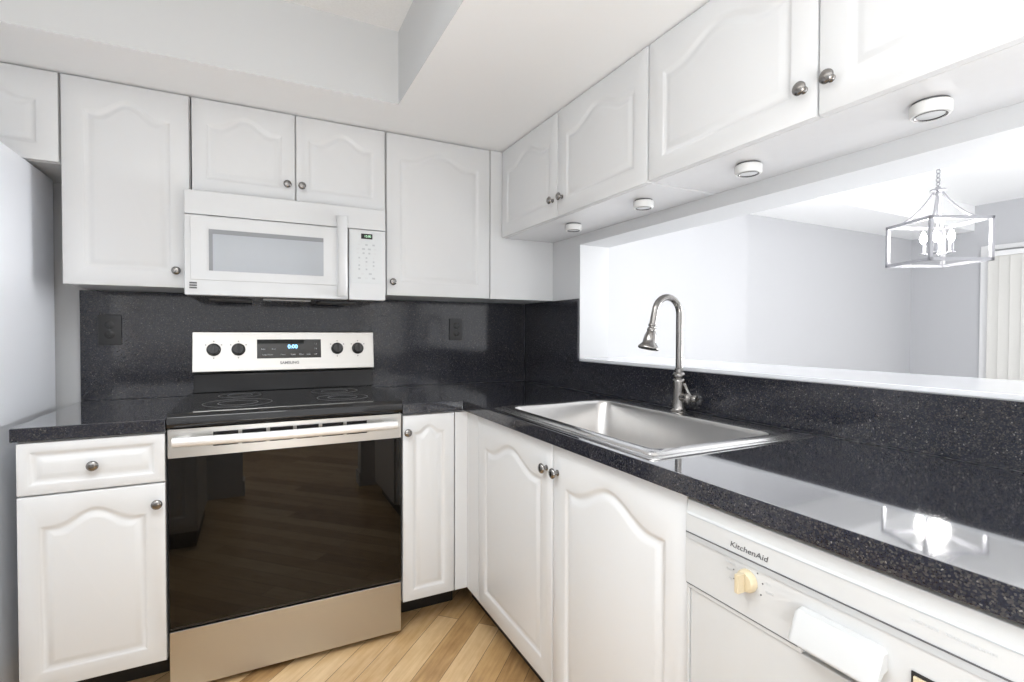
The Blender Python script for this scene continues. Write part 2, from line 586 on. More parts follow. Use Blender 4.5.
# patio door casing and vertical blinds on the far dining wall
dr = B()
box(dr, XD - 0.022, XD - 0.0005, -0.335, -0.272, 0, 2.02)
box(dr, XD - 0.022, XD - 0.0005, -2.60, -2.54, 0, 2.02)
box(dr, XD - 0.022, XD - 0.0005, -2.54, -0.335, 1.975, 2.02)
struct('door_1', dr, M['trimw'], 0.004)
vb = thing('vertical_blind', 'cream vertical blind hanging over the patio door at the far right of the dining room', 'blind', (XD - 0.06, -1.4, 0))
build('headrail', box(B(), XD - 0.085, XD - 0.03, -2.53, -0.345, 1.91, 1.955), M['trimw'], vb, 0.004)
for i in range(27):
    yc = -0.385 - i * 0.078
    a = math.radians(2)
    dx, dy = 0.044 * math.sin(a), 0.044 * math.cos(a)
    x = XD - 0.058
    sl = B()
    prism(sl, [(x - dx, yc + dy, 0.03), (x + 0.006, yc, 0.03), (x + dx, yc - dy, 0.03), (x + dx + 0.001, yc - dy, 0.03), (x + 0.008, yc + 0.001, 0.03), (x - dx + 0.001, yc + dy + 0.001, 0.03)], (0, 0, 1.88))
    build('slat', sl, M['blind'], vb)

# ceiling lamp in the tray (above the picture), hung low to keep its light off the tray walls
cl = thing('ceiling_lamp', 'flat white ceiling lamp in the recessed tray above the kitchen floor', 'lamp', (0.12, -1.80, ZT))
build('housing', box(B(), -0.20, 0.44, -2.40, -1.20, 2.152, 2.185), M['wplast'], cl, 0.006)
for sy in (-2.2, -1.4):
    build('stem', lathe(B(), [(0.012, 2.185), (0.012, ZT - 0.012), (0.05, ZT - 0.010), (0.05, ZT - 0.0005)], (0.12, sy, 0), (0, 0, 1), 16), M['wplast'], cl)
build('diffuser', box(B(), -0.18, 0.42, -2.38, -1.22, 2.135, 2.1515), M['diffuser'], cl, 0.006)

# ------------------------------------------------------------------ backsplash
SB = 0.03
tag(build('backsplash', box(B(), -0.373, 1.643, SB, 0.0495, 0.9155, 1.359), M['splash'], None, 0.001),
    'tall black speckled stone backsplash on the wall behind the range', 'backsplash')
bm = B()
prism(bm, [(1.643, 0.0295, 0.9155), (1.643, 0.0295, 1.359), (1.643, OY + 0.001, 1.359), (1.643, OY + 0.001, 1.057), (1.643, -2.64, 1.057), (1.643, -2.64, 0.9155)], (0.0115, 0, 0))
tag(build('backsplash', bm, M['splash'], None, 0.001), 'low black speckled stone backsplash behind the sink and faucet', 'backsplash')

# ------------------------------------------------------------------ worktops
CT0, CT1 = 0.874, 0.915
tag(honed_edges(build('countertop', box(B(), -0.377, -0.004, -0.616, SB - 0.0005, CT0, CT1), M['stone'], None, 0.003), M['splash']),
    'short black stone countertop between the refrigerator and the range', 'countertop')
SX0, SX1, SY0, SY1 = 1.062, 1.578, -1.690, -0.884             # sink cut-out
bm = B()
cells(bm, [0.762, 1.009, SX0, SX1, 1.6425], [-2.64, SY0, SY1, -0.616, SB - 0.0005], CT0, CT1,
      lambda x, y: not (x < 1.009 and y < -0.616) and not (SX0 < x < SX1 and SY0 < y < SY1))
tag(honed_edges(build('countertop', bm, M['stone'], None, 0.003), M['splash']), 'long L-shaped black stone countertop holding the sink', 'countertop')

# ------------------------------------------------------------------ base cabinets
ZB, PB, PS = 0.133, -0.608, 1.031                             # door bottoms, back-run front plane, side-run front plane
ZD = 0.868


def toe(parent, *bb): build('toe_kick', box(B(), *bb), M['toe'], parent)


c = thing('base_cabinet', 'white base cabinet with one drawer left of the range', 'cabinet', (-0.187, -0.3, 0))
build('body', box(B(), -0.366, -0.007, PB + 0.020, 0.0495, 0.128, CT0 - 0.001), M['cab'], c, 0.0015)
toe(c, -0.366, -0.007, -0.44, -0.42, 0, 0.127)
df = build('drawer', front_panel((-0.368 + G, PB + 0.019, 0.714), BACKU, BACKN, 0.363 - 2 * G, ZD - 0.714, 0.026, 0, bev=0.034), M['cab'], c, smooth=35)
build('knob', knob_bm((-0.187, PB, 0.789), BACKN), M['nickel'], df)
door(c, 'back', -0.368, -0.005, ZB, 0.709, PB, 0.048, 0.042, (-0.028, 0.647))

c = thing('base_cabinet', 'narrow white base cabinet between the range and the corner', 'cabinet', (0.86, -0.3, 0))
build('body', box(B(), 0.765, 1.029, PB + 0.020, 0.0495, 0.128, CT0 - 0.001), M['cab'], c, 0.0015)
toe(c, 0.765, 1.030, -0.44, -0.42, 0, 0.127)
door(c, 'back', 0.762, 0.978, ZB, ZD, PB, 0.038, 0.028, (0.780, 0.803))
build('filler_panel', box(B(), 0.980, 1.0495, PB + 0.001, PB + 0.0195, ZB, ZD), M['cab'], c, 0.0015)

c = thing('base_cabinet', 'white two-door base cabinet under the sink', 'cabinet', (1.35, -1.2, 0))
bm = B()
box(bm, PS + 0.020, 1.653, -1.806, PB + 0.018, 0.128, 0.60)
box(bm, PS + 0.020, 1.042 + 0.02, -1.806, PB + 0.018, 0.60, CT0 - 0.001)
build('body', bm, M['cab'], c)
toe(c, 1.12, 1.14, -1.806, -0.45, 0, 0.127)
build('filler_panel', box(B(), PS + 0.002, PS + 0.0195, -0.727, PB, ZB, ZD), M['cab'], c, 0.0015)
door(c, 'side', -0.729, -1.2855, ZB, ZD, PS, 0.060, 0.052, (-1.252, 0.790))
door(c, 'side', -1.2875, -1.808, ZB, ZD, PS, 0.060, 0.052, (-1.314, 0.790))

# ------------------------------------------------------------------ wall cabinets
ZU, ZTOP, PU, PR, ZR = 1.361, 2.091, -0.264, 1.351, 1.666
c = thing('wall_cabinet', 'short white wall cabinet above the refrigerator', 'cabinet', (-0.75, -0.1, 1.78))
build('body', box(B(), -1.19, -0.352, PU + 0.020, 0.0495, 1.780, ZC - 0.002), M['cab'], c, 0.0015)
door(c, 'back', -1.19, -0.772, 1.782, ZTOP, PU, 0.055, 0.045, (-0.80, 1.84))
door(c, 'back', -0.772, -0.351, 1.782, ZTOP, PU, 0.055, 0.045, (-0.744, 1.84))

c = thing('wall_cabinet', 'tall white single-door wall cabinet left of the microwave', 'cabinet', (-0.157, -0.1, ZU))
build('body', box(B(), -0.349, 0.034, PU + 0.020, 0.0495, ZU + 0.002, ZC - 0.002), M['cab'], c, 0.0015)
door(c, 'back', -0.349, 0.033, ZU, ZTOP, PU, 0.058, 0.050, (-0.012, 1.424))

c = thing('wall_cabinet', 'short white two-door wall cabinet directly above the microwave', 'cabinet', (0.41, -0.1, 1.74))
build('body', box(B(), 0.037, 0.776, PU + 0.020, 0.0495, 1.726, ZC - 0.002), M['cab'], c, 0.0015)
door(c, 'back', 0.037, 0.405, 1.735, ZTOP, PU, 0.046, 0.045, (0.373, 1.800))
door(c, 'back', 0.405, 0.776, 1.735, ZTOP, PU, 0.046, 0.045, (0.429, 1.800))

c = thing('wall_cabinet', 'tall white single-door wall cabinet in the corner right of the microwave', 'cabinet', (1.2, -0.1, ZU))
build('body', box(B(), 0.779, 1.6545, PU + 0.020, 0.0495, ZU + 0.002, ZC - 0.002), M['cab'], c, 0.0015)
door(c, 'back', 0.779, 1.291, ZU, ZTOP, PU, 0.058, 0.050, (0.806, 1.421))
build('filler_panel', box(B(), 1.2925, 1.6545, PU + 0.0005, PU + 0.0195, ZU, ZC - 0.003), M['cab'], c, 0.001)


def side_cab(label, ya, ym, yb, zb, knobs):
    c = thing('wall_cabinet', label, 'cabinet', (1.5, (ya + yb) / 2, zb))
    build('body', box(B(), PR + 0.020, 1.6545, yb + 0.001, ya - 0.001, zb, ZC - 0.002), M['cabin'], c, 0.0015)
    door(c, 'side', ya, ym, zb + 0.001, ZTOP, PR, 0.058, 0.050, knobs[0])
    door(c, 'side', ym, yb, zb + 0.001, ZTOP, PR, 0.058, 0.050, knobs[1])
    return c


side_cab('white two-door wall cabinet over the pass-through next to the corner', -0.266, -0.792, -1.320, ZR, ((-0.757, 1.738), (-0.828, 1.738)))
side_cab('large white two-door wall cabinet over the pass-through nearest the camera', -1.323, -1.858, -2.395, ZR + 0.002, ((-1.828, 1.737), (-1.888, 1.737)))

# puck lights under the wall cabinets
puck_labels = ['small white puck light under the wall cabinet, nearest the corner', 'small white puck light left of the seam between the two overhead cabinets',
               'small white puck light right of the seam between the two overhead cabinets', 'white puck light at the upper right, nearest the camera and largest in the picture']
for (y, z, lab) in zip((-0.707, -1.151, -1.580, -2.007), (ZR, ZR, ZR + 0.002, ZR + 0.002), puck_labels):
    p = thing('puck_light', lab, 'light', (1.487, y, z), 'puck lights under the cabinets')
    build('base', lathe(B(), [(0.031, 0), (0.031, -0.004)], (1.487, y, z - 0.0005), (0, 0, 1), 28), M['dgrey'], p)
    build('housing', lathe(B(), [(0.033, -0.0042), (0.035, -0.006), (0.035, -0.025), (0.033, -0.028), (0.027, -0.028), (0.026, -0.024), (0.002, -0.0235)], (1.487, y, z - 0.0005), (0, 0, 1), 32), M['puck'], p)
    build('lens', lathe(B(), [(0.0255, -0.0242), (0.024, -0.027), (0.012, -0.0285), (0.002, -0.029)], (1.487, y, z - 0.0005), (0, 0, 1), 28), M['lens'], p)
    build('trim_ring', lathe(B(), [(0.0248, -0.0255), (0.0268, -0.0282), (0.0280, -0.0295), (0.0268, -0.0295), (0.0250, -0.0280)], (1.487, y, z - 0.0005), (0, 0, 1), 28, caps=False), M['nickel'], p)

# ------------------------------------------------------------------ refrigerator
f = thing('refrigerator', 'white refrigerator at the left edge of the picture', 'refrigerator', (-0.80, -0.4, 0))
FX = -0.432
build('body', box(B(), -1.17, FX, -0.70, -0.03, 0.03, 1.772), M['fridge'], f, 0.006)
build('door', box(B(), -1.17, FX, -0.775, -0.706, 0.62, 1.772), M['fridge'], f, 0.012)
build('door', box(B(), -1.17, FX, -0.775, -0.706, 0.06, 0.612), M['fridge'], f, 0.012)
for z0, z1 in ((0.80, 1.25), (0.36, 0.58)):
    build('handle', tube(B(), [(-1.10, -0.776, z0), (-1.10, -0.82, z0 + 0.02), (-1.10, -0.82, z1 - 0.02), (-1.10, -0.776, z1)], 0.011), M['wplast'], f)
build('base_grille', box(B(), -1.16, FX - 0.01, -0.69, -0.05, 0.0, 0.029), M['dark'], f)

# ------------------------------------------------------------------ range
YR = -0.605
rg = thing('range', 'stainless steel electric range with black glass oven door and cooktop', 'range', (0.378, -0.3, 0))
RX0, RX1 = 0.0, 0.757
build('body', box(B(), RX0 + 0.003, RX1 - 0.003, YR + 0.045, 0.022, 0.024, 0.884), M['blackm'], rg)
for fx in (0.05, 0.70):
    for fy in (-0.50, -0.05):
        build('foot', lathe(B(), [(0.018, 0), (0.018, 0.008), (0.010, 0.010), (0.010, 0.0235)], (fx, fy, 0), (0, 0, 1), 16), M['black'], rg)
dw_ = build('storage_drawer', box(B(), RX0, RX1, YR, YR + 0.044, 0.024, 0.217), M['steelh'], rg, 0.003)
# oven door: steel frame top rail, glass, black lower edge
od = B()
box(od, RX0, RX1, YR + 0.002, YR + 0.043, 0.222, 0.878)
od = build('oven_door', od, M['blackm'], rg, 0.003)
bm = B()
xs = [RX0]
slots = [(0.126 + i * 0.0855, 0.126 + i * 0.0855 + 0.074) for i in range(6)]
bm_x = sorted([RX0, RX1] + [q for s in slots for q in s])
bz = [0.785, 0.814, 0.862, 0.878]
vt = {}
def SV(i, j, k):
    if (i, j, k) not in vt: vt[(i, j, k)] = bm.verts.new((bm_x[i], (YR - 0.002, YR + 0.0018)[k], bz[j]))
    return vt[(i, j, k)]
def hole(i, j):
    if not (0 <= i < len(bm_x) - 1 and 0 <= j < 3): return True
    cx = (bm_x[i] + bm_x[i + 1]) / 2
    return j == 1 and any(a < cx < b for a, b in slots)
for i in range(len(bm_x) - 1):
    for j in range(3):
        if hole(i, j): continue
        for k in (0, 1): bm.faces.new((SV(i, j, k), SV(i + 1, j, k), SV(i + 1, j + 1, k), SV(i, j + 1, k)))
        if hole(i - 1, j): bm.faces.new((SV(i, j, 0), SV(i, j + 1, 0), SV(i, j + 1, 1), SV(i, j, 1)))
        if hole(i + 1, j): bm.faces.new((SV(i + 1, j, 0), SV(i + 1, j + 1, 0), SV(i + 1, j + 1, 1), SV(i + 1, j, 1)))
        if hole(i, j - 1): bm.faces.new((SV(i, j, 0), SV(i + 1, j, 0), SV(i + 1, j, 1), SV(i, j, 1)))
        if hole(i, j + 1): bm.faces.new((SV(i, j + 1, 0), SV(i + 1, j + 1, 0), SV(i + 1, j + 1, 1), SV(i, j + 1, 1)))
build('vent_rail', bm, M['steelh'], od)
build('window_glass', box(B(), RX0 + 0.001, RX1 - 0.001, YR - 0.002, YR + 0.0018, 0.232, 0.7845), M['bglass'], od, 0.001)
# handle: a broad bowed bar on two posts
hp = []
for i in range(17):
    t = i / 16
    x = 0.016 + t * (0.735 - 0.016)
    s = 2 * t - 1
    hp.append((x, YR - 0.034 - 0.016 * (1 - s * s), 0.842))
hb = B()
ring = []
for p in hp:
    ring.append([(p[0], p[1] + 0.011 * math.cos(a), p[2] + 0.0155 * math.sin(a)) for a in [2 * math.pi * k / 14 for k in range(14)]])
loops(hb, ring)
h = build('handle', hb, M['handle'], od, smooth=50)
for x in (0.045, 0.706):
    build('mount', box(B(), x - 0.02, x + 0.02, YR - 0.032, YR - 0.0025, 0.831, 0.853), M['handle'], h, 0.004)
# cooktop
ctp = B()
prism(ctp, [(0, -0.626, 0.886), (0, -0.632, 0.897), (0, -0.630, 0.920), (0, -0.618, 0.931), (0, -0.600, 0.9325), (0, -0.040, 0.9325), (0, -0.040, 0.886)], (0.757, 0, 0))
ck = build('cooktop', ctp, M['ctop'], rg, 0.002)
for (x, y, r) in ((0.195, -0.430, 0.115), (0.565, -0.430, 0.098), (0.195, -0.185, 0.080), (0.565, -0.190, 0.098)):
    for q in (1.0, 0.58):
        build('burner_ring', lathe(B(), [(r * q - 0.003, 0.0), (r * q - 0.003, 0.0006), (r * q, 0.0006), (r * q, 0.0)], (x, y, 0.9326), (0, 0, 1), 56, caps=False), M['ring'], ck)
# backguard
bg = B()
prism(bg, [(0.018, -0.038, 0.9335), (0.018, -0.038, 1.012), (0.018, 0.021, 1.012), (0.018, 0.021, 0.9335)], (0.743, 0, 0))
bgd = build('backguard', bg, M['blackm'], rg, 0.002)
cp = B()
prism(cp, [(0.015, -0.062, 1.024), (0.015, -0.040, 1.193), (0.015, 0.012, 1.197), (0.015, 0.021, 1.190), (0.015, 0.021, 1.013), (0.015, -0.050, 1.013)], (0.750, 0, 0))
cp = build('control_panel', cp, M['steelh'], bgd, 0.002)
PV = Vector((0, 0.022, 0.169)).normalized()
PN = Vector((0, -0.169, 0.022)).normalized()


def onp(x, z): return Vector((x, -0.062 + 0.022 * (z - 1.024) / 0.169, z)) + PN * 0.0006


def plate(bm, x0, x1, z0, z1, t=0.001, o=0.0):
    a = [onp(x0, z0), onp(x1, z0), onp(x1, z1), onp(x0, z1)]
    return loops(bm, [[p + PN * o for p in a], [p + PN * (o + t) for p in a]])


dsp = build('display', plate(B(), 0.258, 0.524, 1.076, 1.160), M['bglass'], rg, 0.0005)
text('clock_digits', '0:00', 0.024, onp(0.403, 1.127) + PN * 0.0016, (1, 0, 0), PV, M['blue'], dsp)
for (x, z, s, w) in [(0.283, 1.140, '----', 0.0), (0.325, 1.140, '----', 0), (0.283, 1.117, 'Bake', 0), (0.325, 1.117, 'Broil', 0), (0.300, 1.092, 'Keep Warm', 0), (0.362, 1.092, 'Timer', 0),
                     (0.405, 1.092, 'Cook', 0), (0.440, 1.092, 'Clean', 0), (0.470, 1.092, 'Lock', 0), (0.500, 1.140, '1 2', 0), (0.500, 1.117, '3 4', 0), (0.500, 1.092, 'Off', 0)]:
    if '-' in s: continue
    text('key_print', s, 0.0085, onp(x, z) + PN * 0.0014, (1, 0, 0), PV, M['lgrey'], dsp, 0.0002)
text('lettering', 'SAMSUNG', 0.0165, onp(0.390, 1.055) + PN * 0.0005, (1, 0, 0), PV, M['dgrey'], cp, 0.0004, sx=1.05, weight=0.0004)
for x in (0.093, 0.186, 0.596, 0.690):
    o = onp(x, 1.117)
    k = build('burner_knob', lathe(B(), [(0.027, 0.0), (0.027, 0.004), (0.0235, 0.006), (0.022, 0.026), (0.020, 0.029), (0.002, 0.0295)], o, PN, 28), M['black'], rg)
    gr = B()
    a = [o + PN * 0.0295 + Vector((dx, 0, 0)) + PV * dz for dx, dz in ((-0.0045, -0.020), (0.0045, -0.020), (0.0045, 0.020), (-0.0045, 0.020))]
    loops(gr, [a, [p + PN * 0.007 for p in a]])
    build('grip', gr, M['blackm'], k, 0.0015)
    for ang in (0, 55, -55, 180):
        q = o + Vector((math.sin(math.radians(ang)), 0, 0)) * 0.036 + PV * (math.cos(math.radians(ang)) * 0.036)
        build('dial_mark', lathe(B(), [(0.0028, -0.0003), (0.0028, 0.0003)], q, PN, 10), M['dgrey'], cp)

# ------------------------------------------------------------------ microwave
YM = -0.34
mwv = thing('microwave', 'white over-the-range microwave with grey window above the cooktop', 'microwave', (0.39, -0.15, 1.33))
MX0, MX1, MZ0, MZ1 = 0.020, 0.758, 1.331, 1.722
build('body', box(B(), MX0 + 0.002, MX1 - 0.002, YM + 0.034, SB - 0.001, MZ0 + 0.006, MZ1), M['wplast'], mwv, 0.003)
build('vent_panel', box(B(), MX0, MX1, YM + 0.002, YM + 0.0335, 1.632, MZ1), M['wplast'], mwv, 0.005)
md = build('door', box(B(), MX0, 0.6015, YM, YM + 0.0335, MZ0, 1.630), M['wplast'], mwv, 0.005)
# raised frame round the window
build('window_frame', box(B(), 0.040, 0.556, YM - 0.003, YM + 0.001, 1.388, 1.624), M['wplast'], md, 0.0025)
wf = B()
box(wf, 0.099, 0.504, YM - 0.0040, YM - 0.0032, 1.424, 1.579)
build('window', wf, M['mwin'], md)
wb_ = B()
box(wb_, 0.099, 0.504, YM - 0.0046, YM - 0.0041, 1.562, 1.579)
box(wb_, 0.099, 0.112, YM - 0.0046, YM - 0.0041, 1.424, 1.562)
build('window_border', wb_, M['mwband'], md)
# bowed vertical handle
hr = []
for i in range(15):
    t = i / 14
    z = 1.345 + t * (1.676 - 1.345)
    s = 2 * t - 1
    d = 0.010 + 0.026 * (1 - s * s) ** 0.6
    hr.append([(0.575 + 0.0215 * math.cos(a) * (0.8 + 0.2 * abs(s)), YM - d + 0.0085 * math.sin(a), z) for a in [2 * math.pi * k / 14 for k in range(14)]])
hbm = loops(B(), hr)
hd = build('handle', hbm, M['wplast'], md, smooth=50)
for z in (1.358, 1.663):
    build('mount', box(B(), 0.560, 0.590, YM - 0.012, YM - 0.0005, z - 0.012, z + 0.012), M['wplast'], hd, 0.003)
cpn = build('control_panel', box(B(), 0.6045, MX1, YM, YM + 0.0335, MZ0, 1.630), M['wplast'], mwv, 0.004)
build('keypad', box(B(), 0.612, 0.742, YM - 0.0012, YM - 0.0002, 1.402, 1.627), M['panel'], cpn, 0.0004)
dp = build('display', box(B(), 0.655, 0.702, YM - 0.0022, YM - 0.0013, 1.591, 1.613), M['bglass'], cpn)
text('clock_digits', '12:00', 0.013, (0.682, YM - 0.0024, 1.602), (1, 0, 0), (0, 0, 1), M['green'], dp, 0.0002)
keys = [(1.566, 3, 0.010), (1.548, 4, 0.012), (1.530, 4, 0.008), (1.510, 3, 0.007), (1.494, 3, 0.007), (1.478, 3, 0.007), (1.462, 3, 0.007), (1.443, 2, 0.012), (1.424, 3, 0.012)]
for z, n_, w in keys:
    for i in range(n_):
        x = 0.677 + (i - (n_ - 1) / 2) * (0.030 if n_ == 3 else 0.024 if n_ == 4 else 0.032)
        build('key', box(B(), x - w / 2, x + w / 2, YM - 0.0018, YM - 0.0013, z - 0.0035, z + 0.0035), M['mgrey'] if (i + int(z * 1000)) % 3 else M['lgrey'], cpn)
bd = B()
for k in range(3):
    box(bd, 0.036, 0.060, YM - 0.0012, YM - 0.0002, 1.355 + k * 0.009, 1.355 + k * 0.009 + 0.006)
build('badge', bd, M['dgrey'], md)
# underside: black vent bowl, filters and lamp lens
build('underside', box(B(), MX0 + 0.01, MX1 - 0.01, YM + 0.02, 0.020, MZ0 - 0.004, MZ0 + 0.0055), M['blackm'], mwv, 0.002)
for x0, x1 in ((0.09, 0.24), (0.50, 0.65)):
    build('grease_filter', box(B(), x0, x1, -0.24, -0.05, MZ0 - 0.010, MZ0 - 0.0045), M['dgrey'], mwv, 0.002)
build('lamp_lens', box(B(), 0.28, 0.46, -0.28, -0.20, MZ0 - 0.009, MZ0 - 0.0045), M['lens'], mwv, 0.002)

# ------------------------------------------------------------------ outlets


def outlet(label, x0, x1, z0, z1):
    xc, zc = (x0 + x1) / 2, (z0 + z1) / 2
    o = thing('wall_outlet', label, 'outlet', (xc, SB, zc))
    build('cover_plate', box(B(), x0, x1, SB - 0.008, SB - 0.0005, z0, z1), M['black'], o, 0.0025)
    for s in (1, -1):
        r = build('socket', lathe(B(), [(0.0165, 0), (0.0165, 0.0015), (0.015, 0.002)], (xc, SB - 0.0081, zc + s * 0.020), (0, -1, 0), 24), M['blackm'], o)
        hb = B()
        for dx in (-0.006, 0.006): box(hb, xc + dx - 0.001, xc + dx + 0.001, SB - 0.0108, SB - 0.0103, zc + s * 0.020 + 0.001, zc + s * 0.020 + 0.009)
        lathe(hb, [(0.0022, 0), (0.0022, 0.0006)], (xc, SB - 0.0102, zc + s * 0.020 - 0.007), (0, -1, 0), 10)
        build('slots', hb, M['dark'], r)
    build('screw', lathe(B(), [(0.003, 0), (0.003, 0.001)], (xc, SB - 0.0081, zc), (0, -1, 0), 12), M['dgrey'], o)


outlet('black wall outlet on the backsplash left of the range', -0.315, -0.238, 1.139, 1.262)
outlet('black wall outlet on the backsplash right of the range', 1.182, 1.256, 1.152, 1.267)

# ------------------------------------------------------------------ sink


def rrect(x0, x1, y0, y1, r, z, n=6):
    pts = []
    for cx, cy, a0 in ((x1 - r, y1 - r, 0), (x0 + r, y1 - r, 90), (x0 + r, y0 + r, 180), (x1 - r, y0 + r, 270)):
        for k in range(n + 1):
            a = math.radians(a0 + 90 * k / n)
            pts.append((cx + r * math.cos(a), cy + r * math.sin(a), z))
    return pts


sk = thing('sink', 'stainless steel single-bowl drop-in sink set in the countertop', 'sink', (1.31, -1.287, 0.91))
Z = CT1
bm = loops(B(), [rrect(1.030, 1.606, -1.708, -0.866, 0.020, Z + 0.0006), rrect(1.0305, 1.6055, -1.7075, -0.8665, 0.020, Z + 0.0030), rrect(1.034, 1.602, -1.704, -0.870, 0.018, Z + 0.0045),
                 rrect(1.046, 1.540, -1.690, -0.880, 0.022, Z + 0.0045), rrect(1.049, 1.537, -1.687, -0.883, 0.022, Z + 0.0085), rrect(1.052, 1.534, -1.684, -0.886, 0.024, Z + 0.0095),
                 rrect(1.078, 1.508, -1.660, -0.908, 0.034, Z + 0.0095), rrect(1.083, 1.503, -1.659, -0.913, 0.038, Z + 0.008)], cap0=False, cap1=False)
build('rim', bm, M['rim'], sk, smooth=30)
bm = loops(B(), [rrect(1.0832, 1.5028, -1.6588, -0.9132, 0.038, Z + 0.0078), rrect(1.088, 1.498, -1.654, -0.918, 0.045, Z - 0.004), rrect(1.094, 1.492, -1.648, -0.924, 0.055, Z - 0.13), rrect(1.100, 1.486, -1.642, -0.930, 0.060, Z - 0.162),
                 rrect(1.115, 1.471, -1.627, -0.945, 0.065, Z - 0.180), rrect(1.135, 1.451, -1.607, -0.965, 0.060, Z - 0.185), rrect(1.24, 1.345, -1.34, -1.235, 0.050, Z - 0.190)], cap0=False, cap1=True)
build('bowl', bm, M['sink'], sk, smooth=50)
dn = build('drain', lathe(B(), [(0.045, 0), (0.045, 0.002), (0.036, 0.0025), (0.030, -0.001), (0.004, -0.002)], (1.2925, -1.2875, Z - 0.1895), (0, 0, 1), 28), M['nickel'], sk)

# ------------------------------------------------------------------ faucet
FXc, FYc, FZ = 1.572, -1.242, Z + 0.0047
fc = thing('faucet', 'brushed nickel pull-down gooseneck faucet behind the sink', 'faucet', (FXc, FYc, FZ))
build('base', lathe(B(), [(0.030, 0), (0.030, 0.004), (0.026, 0.008), (0.0235, 0.014), (0.0215, 0.030), (0.0205, 0.075), (0.0215, 0.105), (0.0205, 0.112), (0.0165, 0.116), (0.0165, 0.120), (0.0205, 0.122), (0.0215, 0.128), (0.0195, 0.134), (0.0150, 0.138), (0.0145, 0.150), (0.0115, 0.153)], (FXc, FYc, FZ), (0, 0, 1), 28), M['nickel'], fc)
R_ = 0.056
zc = 1.259
pts = [(FXc, FYc, FZ + 0.150), (FXc, FYc, 1.12), (FXc, FYc, 1.18), (FXc, FYc, 1.22)]
for i in range(19):
    a = math.radians(i * 166 / 18)
    pts.append((FXc - R_ + R_ * math.cos(a), FYc, zc + R_ * math.sin(a) * 1.03))
last = Vector(pts[-1])
dirv = Vector((-0.22, 0, -0.975)).normalized()
pts.append(tuple(last + dirv * 0.062))
end = last + dirv * 0.068
build('spout', tube(B(), pts, 0.0115, 16), M['nickel'], fc, smooth=60)
build('collar', lathe(B(), [(0.0125, 0), (0.0140, 0.002), (0.0140, 0.006), (0.0125, 0.008)], tuple(last + dirv * 0.050), tuple(dirv), 20), M['nickel'], fc)
sh = build('spray_head', lathe(B(), [(0.0120, -0.006), (0.0150, -0.002), (0.0155, 0.004), (0.0145, 0.007), (0.0165, 0.012), (0.0200, 0.022), (0.0220, 0.036), (0.0232, 0.048), (0.0290, 0.054), (0.0345, 0.060), (0.0350, 0.066), (0.0325, 0.068), (0.0290, 0.064), (0.002, 0.064)], tuple(end), tuple(dirv), 28), M['nickel'], fc)
build('nozzle', lathe(B(), [(0.0285, 0.0645), (0.0270, 0.0665), (0.002, 0.067)], tuple(end), tuple(dirv), 24), M['dark'], sh)
u_, w_, a_ = frame_of(dirv)
build('spray_button', box(B(), -0.008, 0.008, -0.0035, 0.0035, -0.016, 0.016), M['black'], sh, 0.003)
bpy.data.objects[sh.children[-1].name].location = end + dirv * 0.034 - root_loc(sh) + Vector((0.006, -0.0215, 0))
# side valve with lever
lv = build('valve', lathe(B(), [(0.015, 0.012), (0.0165, 0.020), (0.0165, 0.036), (0.0190, 0.040), (0.0190, 0.050), (0.0150, 0.054), (0.0120, 0.056), (0.0105, 0.062), (0.0125, 0.066), (0.0125, 0.074), (0.0085, 0.080), (0.001, 0.081)], (FXc, FYc, FZ + 0.052), (0, -1, 0), 24), M['nickel'], fc)
build('lever', tube(B(), [(FXc, FYc - 0.046, FZ + 0.066), (FXc, FYc - 0.040, FZ + 0.076), (FXc + 0.002, FYc - 0.030, FZ + 0.088), (FXc + 0.004, FYc - 0.021, FZ + 0.096)], [0.0058, 0.0050, 0.0058, 0.0072], 12), M['nickel'], lv, smooth=60)

# ------------------------------------------------------------------ dishwasher
XW = 1.020
dwh = thing('dishwasher', 'white built-in dishwasher with cream dial right of the sink cabinet', 'dishwasher', (1.33, -2.11, 0))
DY0, DY1 = -1.812, -2.412
build('body', box(B(), XW + 0.024, 1.60, DY1 + 0.004, DY0 - 0.004, 0.10, 0.868), M['dw'], dwh)
build('toe_kick', box(B(), XW + 0.06, XW + 0.08, DY1, DY0, 0, 0.099), M['toe'], dwh)
cp = B()
prism(cp, [(XW, DY0, 0.6985), (XW, DY0, 0.8385), (XW + 0.003, DY0, 0.8405), (XW + 0.0045, DY0, 0.864), (XW + 0.0235, DY0, 0.866), (XW + 0.0235, DY0, 0.6985)], (0, DY1 - DY0, 0))
cp = build('control_panel', cp, M['dw'], dwh, 0.002)
build('trim_line', box(B(), XW - 0.0008, XW + 0.0004, DY1 + 0.002, DY0 - 0.006, 0.8360, 0.8372), M['mgrey'], cp)
build('trim_strip', box(B(), XW - 0.0015, XW - 0.0001, DY1 + 0.002, DY0 - 0.002, 0.789, 0.800), M['grey'], cp, 0.0003)
build('trim_line', box(B(), XW - 0.0022, XW - 0.0001, DY1 + 0.002, DY0 - 0.002, 0.8003, 0.8018), M['dgrey'], cp)
build('door_panel', box(B(), XW + 0.004, XW + 0.0235, DY1 + 0.006, DY0 - 0.010, 0.105, 0.690), M['dw'], dwh, 0.003)
build('door_frame', box(B(), XW + 0.001, XW + 0.0235, -2.052, DY0 - 0.003, 0.6905, 0.6982), M['dw'], dwh, 0.001)
build('door_frame', box(B(), XW + 0.001, XW + 0.0235, DY0 - 0.0095, DY0 - 0.003, 0.105, 0.690), M['dw'], dwh, 0.001)
build('trim_line', box(B(), XW - 0.0006, XW + 0.0004, -2.046, DY0 - 0.003, 0.6985, 0.6998), M['dgrey'], cp)
